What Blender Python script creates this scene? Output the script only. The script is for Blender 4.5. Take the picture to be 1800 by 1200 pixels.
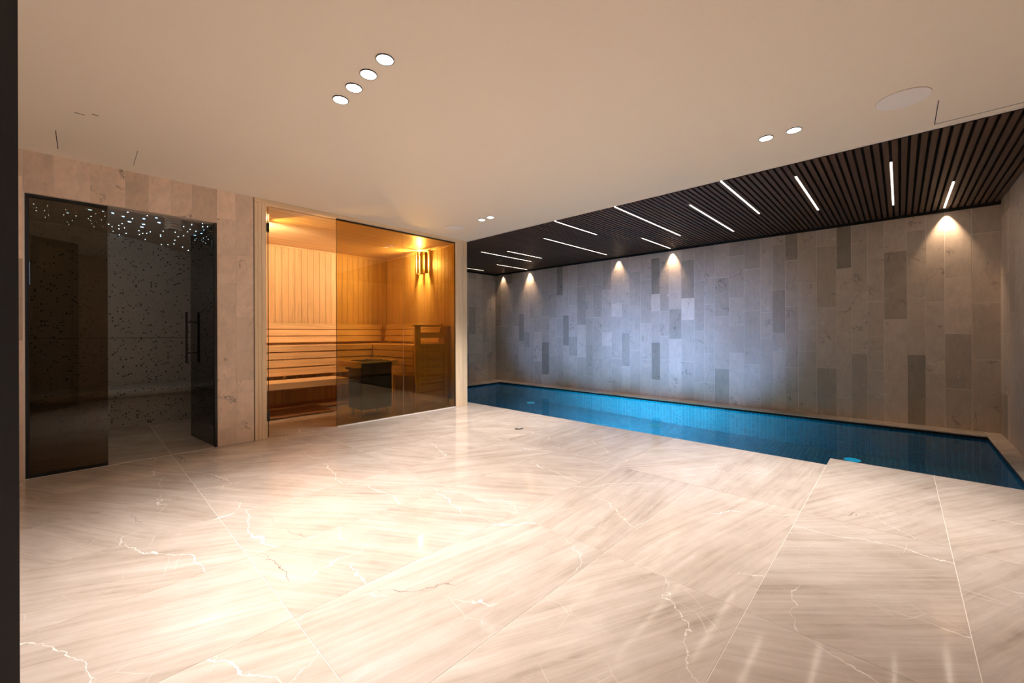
import bpy, bmesh, math, random
from mathutils import Vector, Matrix
random.seed(7)
S = bpy.context.scene
C = S.collection
for o in list(bpy.data.objects):
    bpy.data.objects.remove(o)

# ------------------------------------------------------------------ camera, world, exposure
H = 2.45
cam_d = bpy.data.cameras.new('camera')
cam = bpy.data.objects.new('camera', cam_d)
C.objects.link(cam)
cam.location = (0, 0, 1.074)
fwd = Vector((0.7251, 0.6887, 0)).normalized()
yaw = math.atan2(fwd.y, fwd.x) - math.pi / 2
cam.matrix_world = (Matrix.Translation((0, 0, 1.074)) @ Matrix.Rotation(yaw, 4, 'Z')
                    @ Matrix.Rotation(math.pi / 2, 4, 'X') @ Matrix.Rotation(math.radians(-0.2), 4, 'Z'))
cam_d.sensor_fit = 'HORIZONTAL'
cam_d.sensor_width = 36
cam_d.lens = 718 / 1800 * 36
cam_d.shift_y = -14.6 / 1800
cam_d.clip_start = 0.02
S.camera = cam

S.view_settings.view_transform = 'Standard'
S.view_settings.look = 'None'
S.view_settings.gamma = 1
S.view_settings.use_curve_mapping = False
S.view_settings.exposure = 0.08
w = bpy.data.worlds.new('world')
S.world = w
w.use_nodes = True
w.node_tree.nodes['Background'].inputs[0].default_value = (0.3, 0.45, 0.8, 1)
w.node_tree.nodes['Background'].inputs[1].default_value = 0.05
S.cycles.use_denoising = True
S.cycles.max_bounces = 14
S.cycles.diffuse_bounces = 8
S.cycles.glossy_bounces = 6
S.cycles.transmission_bounces = 8
S.cycles.transparent_max_bounces = 16
S.cycles.sample_clamp_indirect = 4
S.cycles.blur_glossy = 0.5

# light levels
SPOT_W = 125
DISC_E = 6.0
STRIP_E = 11.0
WALL_SPOT_W = 46
POOL_W = 560
GLOW_FILL_W = 285
DAY_E = 5.0
SAUNA_W = 270
WARM = (1.0, 0.925, 0.90)


def spot(name, loc, target, watt, col, angle, blend=1.0, size=0.03):
    l = bpy.data.lights.new(name, 'SPOT')
    l.energy = watt; l.color = col; l.spot_size = math.radians(angle); l.spot_blend = blend
    l.shadow_soft_size = size
    o = bpy.data.objects.new(name, l)
    C.objects.link(o)
    o.location = loc
    o.rotation_euler = (Vector(target) - Vector(loc)).to_track_quat('-Z', 'Y').to_euler()
    return o


DOWNLIGHTS = [(1.05, 1.87), (1.05, 2.04), (1.05, 2.21), (1.05, 2.38), (3.34, 0.52), (3.34, 0.685), (3.34, 3.52), (3.34, 3.67)]
for i, (x, y) in enumerate(DOWNLIGHTS):
    spot('downlight_beam', (x, y, H - 0.03), (x, y, 0), SPOT_W * (1.04 if i < 4 else 1.50), WARM, 92, 1.0, 0.04)
# narrow accent beams washing down the stone behind the pool
for y, k in ((-0.378, 1.0), (2.69, 0.9), (3.664, 0.45), (5.776, 1.0), (6.58, 0.3)):
    spot('wall_accent_beam', (6.605, y, 2.43), (6.655, y, 0.9), WALL_SPOT_W * k, (1.0, 0.72, 0.48), 66, 0.8, 0.006)
# the underwater pool lamp in the near wall
p = spot('pool_lamp_beam', (4.2, 2.9, -0.45), (6.39, 3.1, -0.25), POOL_W, (0.30, 0.85, 1.0), 125, 1.0, 0.09)
for y, k in ((1.9, 0.7), (2.9, 1.0), (4.0, 0.75), (5.3, 0.4)):  # added spots without fixtures, imitating the pool's blue glow on the stone
    spot('pool_glow_fill', (4.3, y, 0.02), (6.65, y + 0.1, 0.98), GLOW_FILL_W * k, (0.31, 0.50, 1.0), 56, 1.0, 0.10)

# ------------------------------------------------------------------ materials


class NT:
    def __init__(s, name):
        s.m = bpy.data.materials.new(name)
        s.m.use_nodes = True
        s.t = s.m.node_tree
        s.t.nodes.clear()
        s.out = s.t.nodes.new('ShaderNodeOutputMaterial')

    def n(s, kind, **kw):
        nd = s.t.nodes.new(kind)
        for k, v in kw.items():
            if k.startswith('i_'):
                key = k[2:]
                key = int(key) if key.isdigit() else key
                sock = nd.inputs[key]
                if isinstance(v, bpy.types.NodeSocket):
                    s.t.links.new(v, sock)
                else:
                    sock.default_value = v
            else:
                setattr(nd, k, v)
        return nd

    def math(s, op, a, b=0.0, c=None):
        nd = s.n('ShaderNodeMath', operation=op, i_0=a, i_1=b)
        if c is not None:
            if isinstance(c, bpy.types.NodeSocket):
                s.t.links.new(c, nd.inputs[2])
            else:
                nd.inputs[2].default_value = c
        return nd.outputs[0]

    def vmath(s, op, a, b):
        return s.n('ShaderNodeVectorMath', operation=op, i_0=a, i_1=b).outputs[0]

    def noise(s, vec, scale, detail=4, rough=0.55, dist=0.0):
        return s.n('ShaderNodeTexNoise', i_Vector=vec, i_Scale=scale, i_Detail=detail, i_Roughness=rough, i_Distortion=dist).outputs['Fac']

    def mix(s, fac, a, b, blend='MIX'):
        nd = s.n('ShaderNodeMix', data_type='RGBA', blend_type=blend)
        for k, v in ((0, fac), (6, a), (7, b)):
            if isinstance(v, bpy.types.NodeSocket):
                s.t.links.new(v, nd.inputs[k])
            else:
                nd.inputs[k].default_value = v if k == 0 else (*v, 1) if len(v) == 3 else v
        return nd.outputs[2]

    def ramp(s, fac, stops):
        nd = s.n('ShaderNodeValToRGB', i_Fac=fac)
        cr = nd.color_ramp
        while len(cr.elements) < len(stops):
            cr.elements.new(0.5)
        for e, (p_, c_) in zip(cr.elements, stops):
            e.position = p_
            e.color = (c_, c_, c_, 1) if not hasattr(c_, '__len__') else (*c_, 1)
        return nd.outputs[0]

    def bsdf(s, col, rough=0.5, metal=0.0, bump=None, bstr=0.2, spec=0.5, bdist=0.002):
        nd = s.n('ShaderNodeBsdfPrincipled', i_Metallic=metal)
        for k, v in (('Base Color', col), ('Roughness', rough), ('Specular IOR Level', spec)):
            if isinstance(v, bpy.types.NodeSocket):
                s.t.links.new(v, nd.inputs[k])
            else:
                nd.inputs[k].default_value = (*v, 1) if k == 'Base Color' else v
        if bump is not None:
            b = s.n('ShaderNodeBump', i_Height=bump, i_Strength=bstr, i_Distance=bdist)
            s.t.links.new(b.outputs[0], nd.inputs['Normal'])
        s.t.links.new(nd.outputs[0], s.out.inputs[0])
        return s.m

    def obj_coords(s):
        tc = s.n('ShaderNodeTexCoord').outputs['Object']
        rnd = s.n('ShaderNodeObjectInfo').outputs['Random']
        off = s.n('ShaderNodeCombineXYZ', i_0=s.math('MULTIPLY', rnd, 37.0), i_1=s.math('MULTIPLY', rnd, 91.0), i_2=s.math('MULTIPLY', rnd, 53.0)).outputs[0]
        return tc, rnd, off


def plain(name, col, rough=0.5, metal=0.0, spec=0.5, grain=0.0):
    t = NT(name)
    tc = t.n('ShaderNodeTexCoord').outputs['Object']
    nz = t.noise(tc, 60, 2)
    c = t.mix(t.math('MULTIPLY', nz, 0.12 + grain), col, tuple(q * 0.75 for q in col))
    return t.bsdf(c, rough, metal, nz, 0.03, spec, 0.0005)


def m_marble():
    t = NT('polished_beige_marble')
    tc, rnd, off = t.obj_coords()
    ang = t.math('ADD', t.math('MULTIPLY', t.math('FRACT', t.math('MULTIPLY', rnd, 7.31)), 1.3), -0.15)
    rot = t.n('ShaderNodeVectorRotate', rotation_type='Z_AXIS', i_Vector=tc, i_Angle=ang).outputs[0]
    v = t.vmath('ADD', rot, off)
    warp = t.n('ShaderNodeTexNoise', i_Vector=v, i_Scale=1.6, i_Detail=3.0)
    w1 = t.n('ShaderNodeVectorMath', operation='SCALE', i_0=warp.outputs['Color'], i_Scale=0.05).outputs[0]
    vw = t.vmath('ADD', v, w1)
    st = t.vmath('MULTIPLY', vw, (1.1, 24.0, 1.0))
    streak = t.noise(st, 1.2, 12, 0.70)
    cloud = t.noise(t.vmath('MULTIPLY', vw, (1.5, 4.5, 1.0)), 1.2, 8, 0.62)
    f = t.math('ADD', t.math('ADD', t.math('MULTIPLY', streak, 0.42), t.math('MULTIPLY', cloud, 0.36)), t.math('MULTIPLY', t.noise(vw, 3.0, 10, 0.65), 0.22))
    base = t.ramp(f, [(0.33, (0.36, 0.29, 0.225)), (0.44, (0.545, 0.455, 0.375)), (0.56, (0.67, 0.58, 0.50)), (0.69, (0.81, 0.73, 0.66))])
    shade = t.math('ADD', 0.88, t.math('MULTIPLY', t.math('FRACT', t.math('MULTIPLY', rnd, 13.7)), 0.16))
    base = t.n('ShaderNodeVectorMath', operation='SCALE', i_0=base, i_Scale=shade).outputs[0]
    # fine secondary cracking
    cr = t.n('ShaderNodeTexVoronoi', feature='DISTANCE_TO_EDGE', i_Vector=t.vmath('ADD', vw, w1), i_Scale=5.5).outputs['Distance']
    crm = t.math('MULTIPLY', t.ramp(cr, [(0.0, 1.0), (0.010, 0.0)]), t.ramp(t.noise(v, 3.1, 2), [(0.54, 0.0), (0.66, 0.5)]))
    base = t.mix(crm, base, (0.88, 0.80, 0.70))
    # long thin pale veins, wandering across the streaks
    def crack(angle, gap, wander, width, scale, seed, lo, hi, top):
        q = t.n('ShaderNodeVectorRotate', rotation_type='Z_AXIS', i_Vector=v, i_Angle=angle).outputs[0]
        wn = t.noise(t.vmath('ADD', q, seed), scale, 9, 0.58)
        yy = t.n('ShaderNodeSeparateXYZ', i_0=q).outputs[1]
        d = t.math('PINGPONG', t.math('ADD', yy, t.math('MULTIPLY', wn, wander)), gap)
        thick = t.math('MULTIPLY', t.noise(t.vmath('ADD', q, seed), 5.0, 2), width * 2)
        ln = t.math('LESS_THAN', d, thick)
        return t.math('MULTIPLY', ln, t.ramp(t.noise(t.vmath('SUBTRACT', q, seed), 1.5, 3), [(lo, 0.0), (hi, top)]))
    base = t.mix(crack(0.75, 0.34, 0.42, 0.0026, 1.7, (3.0, 8.0, 0.0), 0.45, 0.54, 0.85), base, (0.93, 0.88, 0.81))
    base = t.mix(crack(2.1, 0.55, 0.5, 0.0018, 2.1, (13.0, 2.0, 0.0), 0.48, 0.58, 0.7), base, (0.93, 0.88, 0.81))
    base = t.mix(crack(0.55, 0.60, 0.5, 0.0017, 2.4, (7.0, 21.0, 0.0), 0.535, 0.60, 0.9), base, (0.17, 0.125, 0.095))
    rough = t.math('ADD', 0.05, t.math('MULTIPLY', cloud, 0.06))
    return t.bsdf(base, rough, 0, None, spec=0.5)


def m_stone(name='honed_limestone', base=(0.56, 0.46, 0.375), rough=0.42):
    t = NT(name)
    tc, rnd, off = t.obj_coords()
    v = t.vmath('ADD', tc, off)
    warp = t.n('ShaderNodeTexNoise', i_Vector=v, i_Scale=3.0, i_Detail=4.0)
    w1 = t.n('ShaderNodeVectorMath', operation='SCALE', i_0=warp.outputs['Color'], i_Scale=0.18).outputs[0]
    vw = t.vmath('ADD', v, w1)
    a = t.n('ShaderNodeVectorRotate', rotation_type='EULER_XYZ', i_Vector=vw, i_Rotation=(0.7, 0.6, 0.9)).outputs[0]
    streak = t.noise(t.vmath('MULTIPLY', a, (3.0, 26.0, 9.0)), 1.4, 9, 0.7)
    cloud = t.noise(vw, 8.0, 8, 0.65)
    speck = t.noise(v, 90.0, 3, 0.7)
    f = t.math('ADD', t.math('ADD', t.math('MULTIPLY', streak, 0.45), t.math('MULTIPLY', cloud, 0.4)), t.math('MULTIPLY', speck, 0.15))
    k = t.ramp(f, [(0.34, 0.80), (0.50, 1.0), (0.66, 1.14)])
    oc = t.n('ShaderNodeObjectInfo').outputs['Color']
    c = t.mix(1.0, t.mix(1.0, base, k, 'MULTIPLY'), oc, 'MULTIPLY')
    vn = t.noise(vw, 2.6, 6, 0.6, 0.8)
    vd = t.math('ABSOLUTE', t.math('SUBTRACT', vn, 0.5))
    line = t.ramp(vd, [(0.0, 1.0), (0.006, 0.7), (0.014, 0.0)])
    m1 = t.math('MULTIPLY', line, t.ramp(t.noise(v, 4.0, 2), [(0.56, 0.0), (0.64, 0.75)]))
    c = t.mix(m1, c, (0.17, 0.135, 0.11))
    m2 = t.math('MULTIPLY', line, t.ramp(t.noise(t.vmath('ADD', v, (4.0, 4.0, 4.0)), 4.0, 2), [(0.60, 0.0), (0.68, 0.7)]))
    c = t.mix(m2, c, (0.75, 0.69, 0.62))
    return t.bsdf(c, rough, 0, f, 0.35, 0.35, 0.002)


def m_wood(name, base, axis, rough=0.45, contrast=1.0, gloss=0.4):
    t = NT(name)
    tc, rnd, off = t.obj_coords()
    v = t.vmath('ADD', tc, off)
    sc = [26.0, 26.0, 26.0]
    sc[axis] = 1.4
    g = t.noise(t.vmath('MULTIPLY', v, tuple(sc)), 1.0, 6, 0.6, 0.5)
    fine = t.noise(t.vmath('MULTIPLY', v, tuple(q * 4 for q in sc)), 1.0, 3, 0.6)
    f = t.math('ADD', t.math('MULTIPLY', g, 0.7), t.math('MULTIPLY', fine, 0.3))
    d = tuple(q * (1 - 0.26 * contrast) for q in base)
    l = tuple(min(1, q * (1 + 0.10 * contrast)) for q in base)
    c = t.ramp(f, [(0.32, d), (0.52, base), (0.70, l)])
    sh = t.math('ADD', 1 - 0.09 * contrast, t.math('MULTIPLY', rnd, 0.16 * contrast))
    c = t.n('ShaderNodeVectorMath', operation='SCALE', i_0=c, i_Scale=sh).outputs[0]
    return t.bsdf(c, rough, 0, f, 0.12, gloss, 0.001)


def m_emit(name, col, e):
    t = NT(name)
    em = t.n('ShaderNodeEmission', i_Color=(*col, 1), i_Strength=e)
    t.t.links.new(em.outputs[0], t.out.inputs[0])
    return t.m


def m_glass(name, tint, refl=1.0):
    """tinted flat glass: light passes straight through, coloured, with a mirror reflection that grows at grazing angles"""
    t = NT(name)
    tr = t.n('ShaderNodeBsdfTransparent', i_Color=(*tint, 1))
    gl = t.n('ShaderNodeBsdfGlossy', i_Color=(1, 1, 1, 1), i_Roughness=0.0)
    fr = t.n('ShaderNodeFresnel', i_IOR=1.5)
    mx = t.n('ShaderNodeMixShader', i_Fac=t.math('MULTIPLY', fr.outputs[0], refl), i_1=tr.outputs[0], i_2=gl.outputs[0])
    t.t.links.new(mx.outputs[0], t.out.inputs[0])
    return t.m


def m_water():
    t = NT('clear_pool_water')
    tc = t.n('ShaderNodeTexCoord').outputs['Object']
    nz = t.noise(tc, 2.5, 2)
    b = t.n('ShaderNodeBump', i_Height=nz, i_Strength=0.05, i_Distance=0.02)
    g = t.n('ShaderNodeBsdfGlass', i_Color=(0.62, 0.92, 1.0, 1), i_Roughness=0.0, i_IOR=1.333)
    t.t.links.new(b.outputs[0], g.inputs['Normal'])
    t.t.links.new(g.outputs[0], t.out.inputs[0])
    return t.m


def m_mosaic():
    t = NT('blue_pool_mosaic')
    tc = t.n('ShaderNodeTexCoord').outputs['Object']
    cell = t.vmath('SNAP', tc, (0.05, 0.05, 0.05))
    wn = t.n('ShaderNodeTexWhiteNoise', i_Vector=cell).outputs['Value']
    nz = t.noise(tc, 25.0, 4, 0.7)
    f = t.math('ADD', t.math('MULTIPLY', wn, 0.35), t.math('MULTIPLY', nz, 0.55))
    c = t.ramp(f, [(0.2, (0.002, 0.15, 0.25)), (0.45, (0.003, 0.225, 0.355)), (0.7, (0.008, 0.31, 0.45))])
    return t.bsdf(c, 0.25)


def m_terrazzo():
    t = NT('grey_chip_mosaic')
    tc = t.n('ShaderNodeTexCoord').outputs['Object']
    vo = t.n('ShaderNodeTexVoronoi', i_Vector=tc, i_Scale=42.0, i_Randomness=1.0)
    vo2 = t.n('ShaderNodeTexVoronoi', i_Vector=tc, i_Scale=48.0)
    base = t.mix(t.noise(tc, 6.0, 4), (0.40, 0.385, 0.35), (0.50, 0.48, 0.44))
    sz = t.n('ShaderNodeSeparateColor', i_Color=vo.outputs['Color'])
    r = t.math('MULTIPLY', t.ramp(sz.outputs[0], [(0.50, 0.0), (0.95, 0.42)]), 1.0)
    chip = t.math('LESS_THAN', vo.outputs['Distance'], r)
    c = t.mix(chip, base, (0.05, 0.045, 0.04))
    sz2 = t.n('ShaderNodeSeparateColor', i_Color=vo2.outputs['Color'])
    chip2 = t.math('LESS_THAN', vo2.outputs['Distance'], t.ramp(sz2.outputs[1], [(0.75, 0.0), (1.0, 0.25)]))
    c = t.mix(chip2, c, (0.42, 0.40, 0.36))
    br = t.n('ShaderNodeTexBrick', offset=0.0, i_Vector=tc, i_Scale=1.0)
    return t.bsdf(c, 0.35)


def m_stones():
    t = NT('heater_stone')
    tc = t.n('ShaderNodeTexCoord').outputs['Object']
    nz = t.noise(tc, 30.0, 5)
    return t.bsdf(t.ramp(nz, [(0.3, (0.05, 0.045, 0.04)), (0.7, (0.16, 0.145, 0.13))]), 0.8, 0, nz, 0.5, 0.3, 0.005)


M = dict(
    marble=m_marble(), stone=m_stone(),
    grout=plain('pale_grout', (0.86, 0.78, 0.68), 0.8),
    joint=plain('floor_joint', (0.86, 0.78, 0.68), 0.6),
    plaster=plain('matt_ceiling_paint', (0.95, 0.86, 0.71), 0.75),
    speaker=plain('speaker_grille', (0.95, 0.92, 0.89), 0.8),
    white=plain('white_enamel', (0.90, 0.88, 0.84), 0.4),
    black=plain('black_metal', (0.012, 0.011, 0.010), 0.35),
    darkframe=plain('dark_bronze_frame', (0.010, 0.008, 0.007), 0.6),
    recess=plain('black_void', (0.006, 0.005, 0.005), 0.9),
    heater=plain('black_heater_enamel', (0.018, 0.016, 0.015), 0.38),
    steel=plain('brushed_steel', (0.6, 0.58, 0.55), 0.3, 1.0),
    slat=m_wood('dark_stained_slat', (0.085, 0.046, 0.028), 0, 0.5, 1.6, 0.35),
    wx=m_wood('alder_board_lengthwise', (0.78, 0.56, 0.35), 0),
    wy=m_wood('alder_board_crosswise', (0.78, 0.56, 0.35), 1),
    wz=m_wood('alder_board_upright', (0.76, 0.54, 0.33), 2),
    pz=m_wood('pale_casing_upright', (0.93, 0.73, 0.49), 2, 0.5, 0.7),
    duck=m_wood('brown_duckboard', (0.34, 0.18, 0.095), 0, 0.4, 1.0),
    edgeglass=plain('glass_edge_seal', (0.50, 0.38, 0.22), 0.3),
    px=m_wood('pale_casing_lengthwise', (0.93, 0.73, 0.49), 0, 0.5, 0.7),
    glass_steam=m_glass('smoked_bronze_glass', (0.47, 0.40, 0.31)),
    glass_sauna=m_glass('bronze_tinted_glass', (0.78, 0.68, 0.38)),
    water=m_water(), mosaic=m_mosaic(),
    poolgrout=plain('pale_blue_grout', (0.06, 0.52, 0.76), 0.7),
    terrazzo=m_terrazzo(),
    steamceil=plain('steam_room_paint', (0.50, 0.43, 0.37), 0.6),
    stones=m_stones(),
    disc=m_emit('lit_downlight_lens', (1.0, 0.97, 0.95), DISC_E),
    strip=m_emit('lit_strip_diffuser', (1.0, 0.84, 0.68), STRIP_E),
    star=m_emit('fibre_star', (0.55, 0.85, 1.0), 18.0),
    bigstar=m_emit('bright_fibre_star', (0.30, 0.62, 1.0), 14.0),
    bulb=m_emit('sauna_bulb', (1.0, 0.74, 0.36), 25.0),
    day=m_emit('daylit_pane', (0.48, 0.70, 1.0), DAY_E),
    inlet=m_emit('pool_inlet_lens', (0.01, 0.40, 0.62), 0.8),
)

# ------------------------------------------------------------------ building helpers
_cache = {}


def link(name, mesh, parent=None, loc=(0, 0, 0), rot=None):
    o = bpy.data.objects.new(name, mesh)
    C.objects.link(o)
    if parent is not None:
        o.parent = parent
        base = parent
        off = Vector((0, 0, 0))
        while base is not None:
            off += base.location
            base = base.parent
        o.location = Vector(loc) - off
    else:
        o.location = loc
    if rot:
        o.rotation_euler = rot
    return o


def box_mesh(dx, dy, dz, mat, bev=0.0):
    key = (round(dx, 4), round(dy, 4), round(dz, 4), mat.name, bev)
    if key in _cache:
        return _cache[key]
    bm = bmesh.new()
    bmesh.ops.create_cube(bm, size=1)
    for v in bm.verts:
        v.co = Vector((v.co.x * dx, v.co.y * dy, v.co.z * dz))
    if bev:
        bmesh.ops.bevel(bm, geom=list(bm.edges), offset=bev, segments=1, affect='EDGES')
    me = bpy.data.meshes.new(mat.name + '_piece')
    bm.to_mesh(me)
    bm.free()
    me.materials.append(mat)
    _cache[key] = me
    return me


def box(name, x0, x1, y0, y1, z0, z1, mat, parent=None, bev=0.0, col=None):
    o = link(name, box_mesh(x1 - x0, y1 - y0, z1 - z0, mat, bev), parent, ((x0 + x1) / 2, (y0 + y1) / 2, (z0 + z1) / 2))
    if col:
        o.color = col
    return o


def boxes_bm(lst):
    bm = bmesh.new()
    for (x0, x1, y0, y1, z0, z1) in lst:
        r = bmesh.ops.create_cube(bm, size=1)
        for v in r['verts']:
            v.co = Vector(((x0 + x1) / 2 + v.co.x * (x1 - x0), (y0 + y1) / 2 + v.co.y * (y1 - y0), (z0 + z1) / 2 + v.co.z * (z1 - z0)))
    return bm


def from_bm(name, bm, mat, parent=None, loc=(0, 0, 0), rot=None, smooth=False):
    me = bpy.data.meshes.new(name)
    bm.to_mesh(me)
    bm.free()
    me.materials.append(mat)
    if smooth:
        for p_ in me.polygons:
            p_.use_smooth = True
    return link(name, me, parent, loc, rot)


def cyl_bm(r, h, seg=32, r2=None):
    bm = bmesh.new()
    bmesh.ops.create_cone(bm, cap_ends=True, segments=seg, radius1=r, radius2=r if r2 is None else r2, depth=h)
    return bm


def ring_bm(ro, ri, h, seg=40):
    bm = bmesh.new()
    rows = []
    for (r, z) in ((ro, -h / 2), (ro, h / 2), (ri, h / 2), (ri, -h / 2)):
        rows.append([bm.verts.new((r * math.cos(2 * math.pi * k / seg), r * math.sin(2 * math.pi * k / seg), z)) for k in range(seg)])
    for a in range(4):
        A_, B_ = rows[a], rows[(a + 1) % 4]
        for k in range(seg):
            bm.faces.new((A_[k], A_[(k + 1) % seg], B_[(k + 1) % seg], B_[k]))
    bmesh.ops.recalc_face_normals(bm, faces=bm.faces)
    return bm


def empty(name, loc=(0, 0, 0), rz=0):
    o = bpy.data.objects.new(name, None)
    C.objects.link(o)
    o.location = loc
    o.rotation_euler = (0, 0, rz)
    o.empty_display_size = 0.05
    return o


def tag(o, label=None, cat=None, group=None, kind=None):
    for k, v in (('label', label), ('category', cat), ('group', group), ('kind', kind)):
        if v:
            o[k] = v
    return o


def tone(t, warm=0.0):
    k = 1.04 + 0.58 * t if t < 0 else 1.04 + 0.50 * t
    return (k * (1 + 0.02 * warm), k, k * (1 - 0.05 * max(0, -t)), 1)


POOL_WALL = [
    (6.859, [1.23], [-0.3, -0.1]),
    (6.661, [1.99, 1.23], [0, 0.25, -0.1]),
    (6.495, [2.19, 1.58, 0.97], [-0.5, 0.3, -0.1, 0.2]),
    (6.300, [1.83, 1.23, 0.62], [-0.1, -0.2, 0.1, -0.05]),
    (6.108, [1.5, 0.89, 0.28], [-0.2, -0.5, 0.2, -0.1]),
    (5.956, [1.6, 1.1, 0.76], [0, 0.1, -0.3, -0.1]),
    (5.798, [1.72, 1.38, 0.61], [0.1, -0.3, 0.1, 0]),
    (5.663, [1.67, 1.09, 0.49], [0, 0, 0.3, -0.1]),
    (5.456, [1.41, 0.89, 0.21], [-0.2, -0.1, -0.7, 0.1]),
    (5.262, [1.38, 0.61], [-0.05, 0.2, 0.05]),
    (5.059, [1.83, 1.37, 1.0], [-0.75, 0, 0, -0.15]),
    (4.905, [2.04, 1.43, 0.82], [0, 0.15, -0.75, 0]),
    (4.762, [1.62, 1.01, 0.62], [0.15, 0.15, -0.25, 0.1]),
    (4.562, [1.97, 1.23, 0.61], [-0.25, -0.25, 0.3, 0.05]),
    (4.363, [1.78, 1.36, 0.86, 0.26], [-0.1, 0, 0, -0.25, -0.1]),
    (4.208, [1.98, 1.37, 0.61], [-0.2, -0.25, 0, -0.1]),
    (4.008, [1.86, 1.08, 0.84], [-0.3, 0, 0.5, 0.1]),
    (3.810, [1.6, 1.37, 0.61], [0.1, 0.4, -0.1, -0.05]),
    (3.608, [1.6, 1.08, 0.48], [0.1, 0.1, -0.45, 0.2]),
    (3.457, [2.14, 1.53, 0.76], [0.1, -0.15, 0.1, 0]),
    (3.256, [1.98, 1.23, 0.62], [0, 0, 0.25, 0.25]),
    (3.056, [2.33, 1.72, 1.44, 0.91, 0.28], [0, -0.65, 0.35, 0.1, -0.65, 0]),
    (2.906, [2.04, 1.43, 1.02, 0.62], [-0.3, -0.2, 0, 0.1, 0]),
    (2.754, [1.73, 1.46, 0.97], [0.1, 0.1, -0.35, 0.35]),
    (2.552, [2.23, 1.62, 1.28, 0.61], [0, -0.65, 0.55, 0, -0.1]),
    (2.351, [1.88, 1.1, 0.29], [0, -0.15, -0.1, 0]),
    (2.200, [1.92, 1.51, 0.75, 0.3], [0, 0.1, 0, 0.05, 0]),
    (2.051, [1.9, 1.31, 0.53], [0, -0.2, 0.1, -0.5]),
    (1.849, [2.2, 1.58, 1.18, 0.77], [-0.3, 0.05, 0.05, -0.1, 0.2]),
    (1.645, [1.99, 1.38, 0.61], [-0.35, 0, -0.15, 0.1]),
    (1.442, [1.35, 0.99, 0.38], [0, 0.1, -0.1, -0.1]),
    (1.294, [2.29, 1.66, 1.06, 0.81], [0.1, -0.25, -0.4, 0, 0.1]),
    (1.141, [2.05, 1.42, 0.59], [-0.5, -0.1, -0.15, -0.3]),
    (0.995, [1.72, 1.11, 0.81], [-0.1, 0.1, -0.05, -0.15]),
    (0.793, [2.19, 1.39, 0.61], [0.1, -0.15, -0.05, -0.6]),
    (0.589, [1.88, 1.06, 0.24], [-0.8, 0.1, 0.1, 0]),
    (0.441, [2.18, 1.57, 0.81], [-0.05, -0.05, 0.05, -0.25]),
    (0.290, [1.44, 1.02, 0.61], [0.1, -0.2, -0.1, 0]),
    (0.138, [2.03, 1.22, 0.46], [0.1, -0.4, 0.1, 0]),
    (-0.062, [2.25, 1.47, 0.81], [0, -0.25, 0, -0.7]),
    (-0.214, [1.41, 0.61], [0, 0, 0]),
    (-0.365, [1.67, 1.05, 0.44], [0, 0.35, -0.35, -0.25]),
    (-0.567, [2.13, 1.38, 0.77], [-0.3, -0.1, -0.3, -0.25]),
]
STARS = [
    (-0.28, 5.78, 1.0), (-0.32, 6.09, 1.0), (-0.31, 6.25, 0.7), (-0.32, 6.41, 1.0), (-0.26, 6.34, 0.8), (-0.23, 6.08, 0.7),
    (-0.24, 6.55, 0.7), (-0.27, 6.70, 0.8), (-0.07, 5.80, 1.0), (-0.11, 6.12, 0.8), (-0.10, 6.27, 2.0), (-0.13, 6.41, 1.0),
    (-0.04, 6.35, 1.3), (-0.07, 6.65, 0.7), (-0.11, 6.77, 0.6), (-0.10, 6.90, 0.8), (0.03, 5.73, 0.6), (0.05, 5.69, 1.0),
    (0.06, 5.91, 3.0), (0.07, 6.22, 1.4), (0.05, 6.38, 1.0), (0.07, 6.46, 0.7), (0.08, 6.62, 0.6), (0.10, 6.79, 0.9),
    (0.17, 6.69, 0.5), (0.10, 6.04, 0.7), (0.15, 5.85, 1.6), (0.17, 6.07, 0.9), (0.15, 6.30, 0.9), (0.21, 6.45, 1.0),
    (0.24, 6.56, 0.7), (0.26, 6.83, 0.7), (0.22, 5.83, 2.0), (0.30, 5.87, 2.2), (0.32, 5.62, 1.2), (0.37, 5.86, 1.0),
    (0.36, 6.06, 3.0), (0.31, 6.26, 1.0), (0.29, 6.39, 0.9), (0.30, 6.60, 1.0), (0.34, 6.46, 0.9), (0.37, 6.77, 1.0),
    (0.32, 6.97, 0.9), (0.46, 5.55, 1.0), (0.45, 5.73, 2.0), (0.53, 5.53, 2.0), (0.57, 5.71, 2.6), (0.47, 6.00, 2.6),
    (0.47, 6.17, 3.0), (0.46, 6.42, 1.0), (0.50, 6.52, 0.9), (0.48, 6.64, 0.9), (0.53, 6.45, 0.7), (0.55, 6.31, 0.9),
    (0.55, 6.86, 0.8), (0.64, 6.08, 0.9), (0.64, 5.88, 0.7), (0.64, 6.32, 1.0), (0.65, 6.41, 1.0), (0.71, 6.91, 0.9),
    (0.73, 7.04, 0.7), (0.76, 6.79, 0.7), (0.80, 6.63, 1.0), (0.78, 6.39, 1.0), (0.73, 5.95, 1.0), (0.78, 6.13, 1.0),
    (0.81, 5.99, 0.9), (0.75, 5.54, 1.0), (0.79, 5.34, 1.0), (0.81, 5.57, 0.8), (0.81, 5.73, 0.7), (0.85, 5.15, 0.8),
    (0.87, 5.27, 1.0), (0.90, 5.20, 1.0), (0.86, 5.57, 1.0), (0.89, 6.66, 1.0), (0.96, 6.75, 1.0), (0.90, 5.57, 2.4),
    (0.94, 5.33, 2.0), (0.93, 5.69, 1.0), (0.92, 5.90, 0.9), (0.94, 5.99, 0.9), (0.94, 5.79, 0.7), (0.99, 5.75, 0.6),
    (1.01, 5.92, 0.6), (1.05, 5.93, 0.8),
]

G = 0.0013    # half a joint in the floor
GW = 0.0020   # half a joint in the walls

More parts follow.
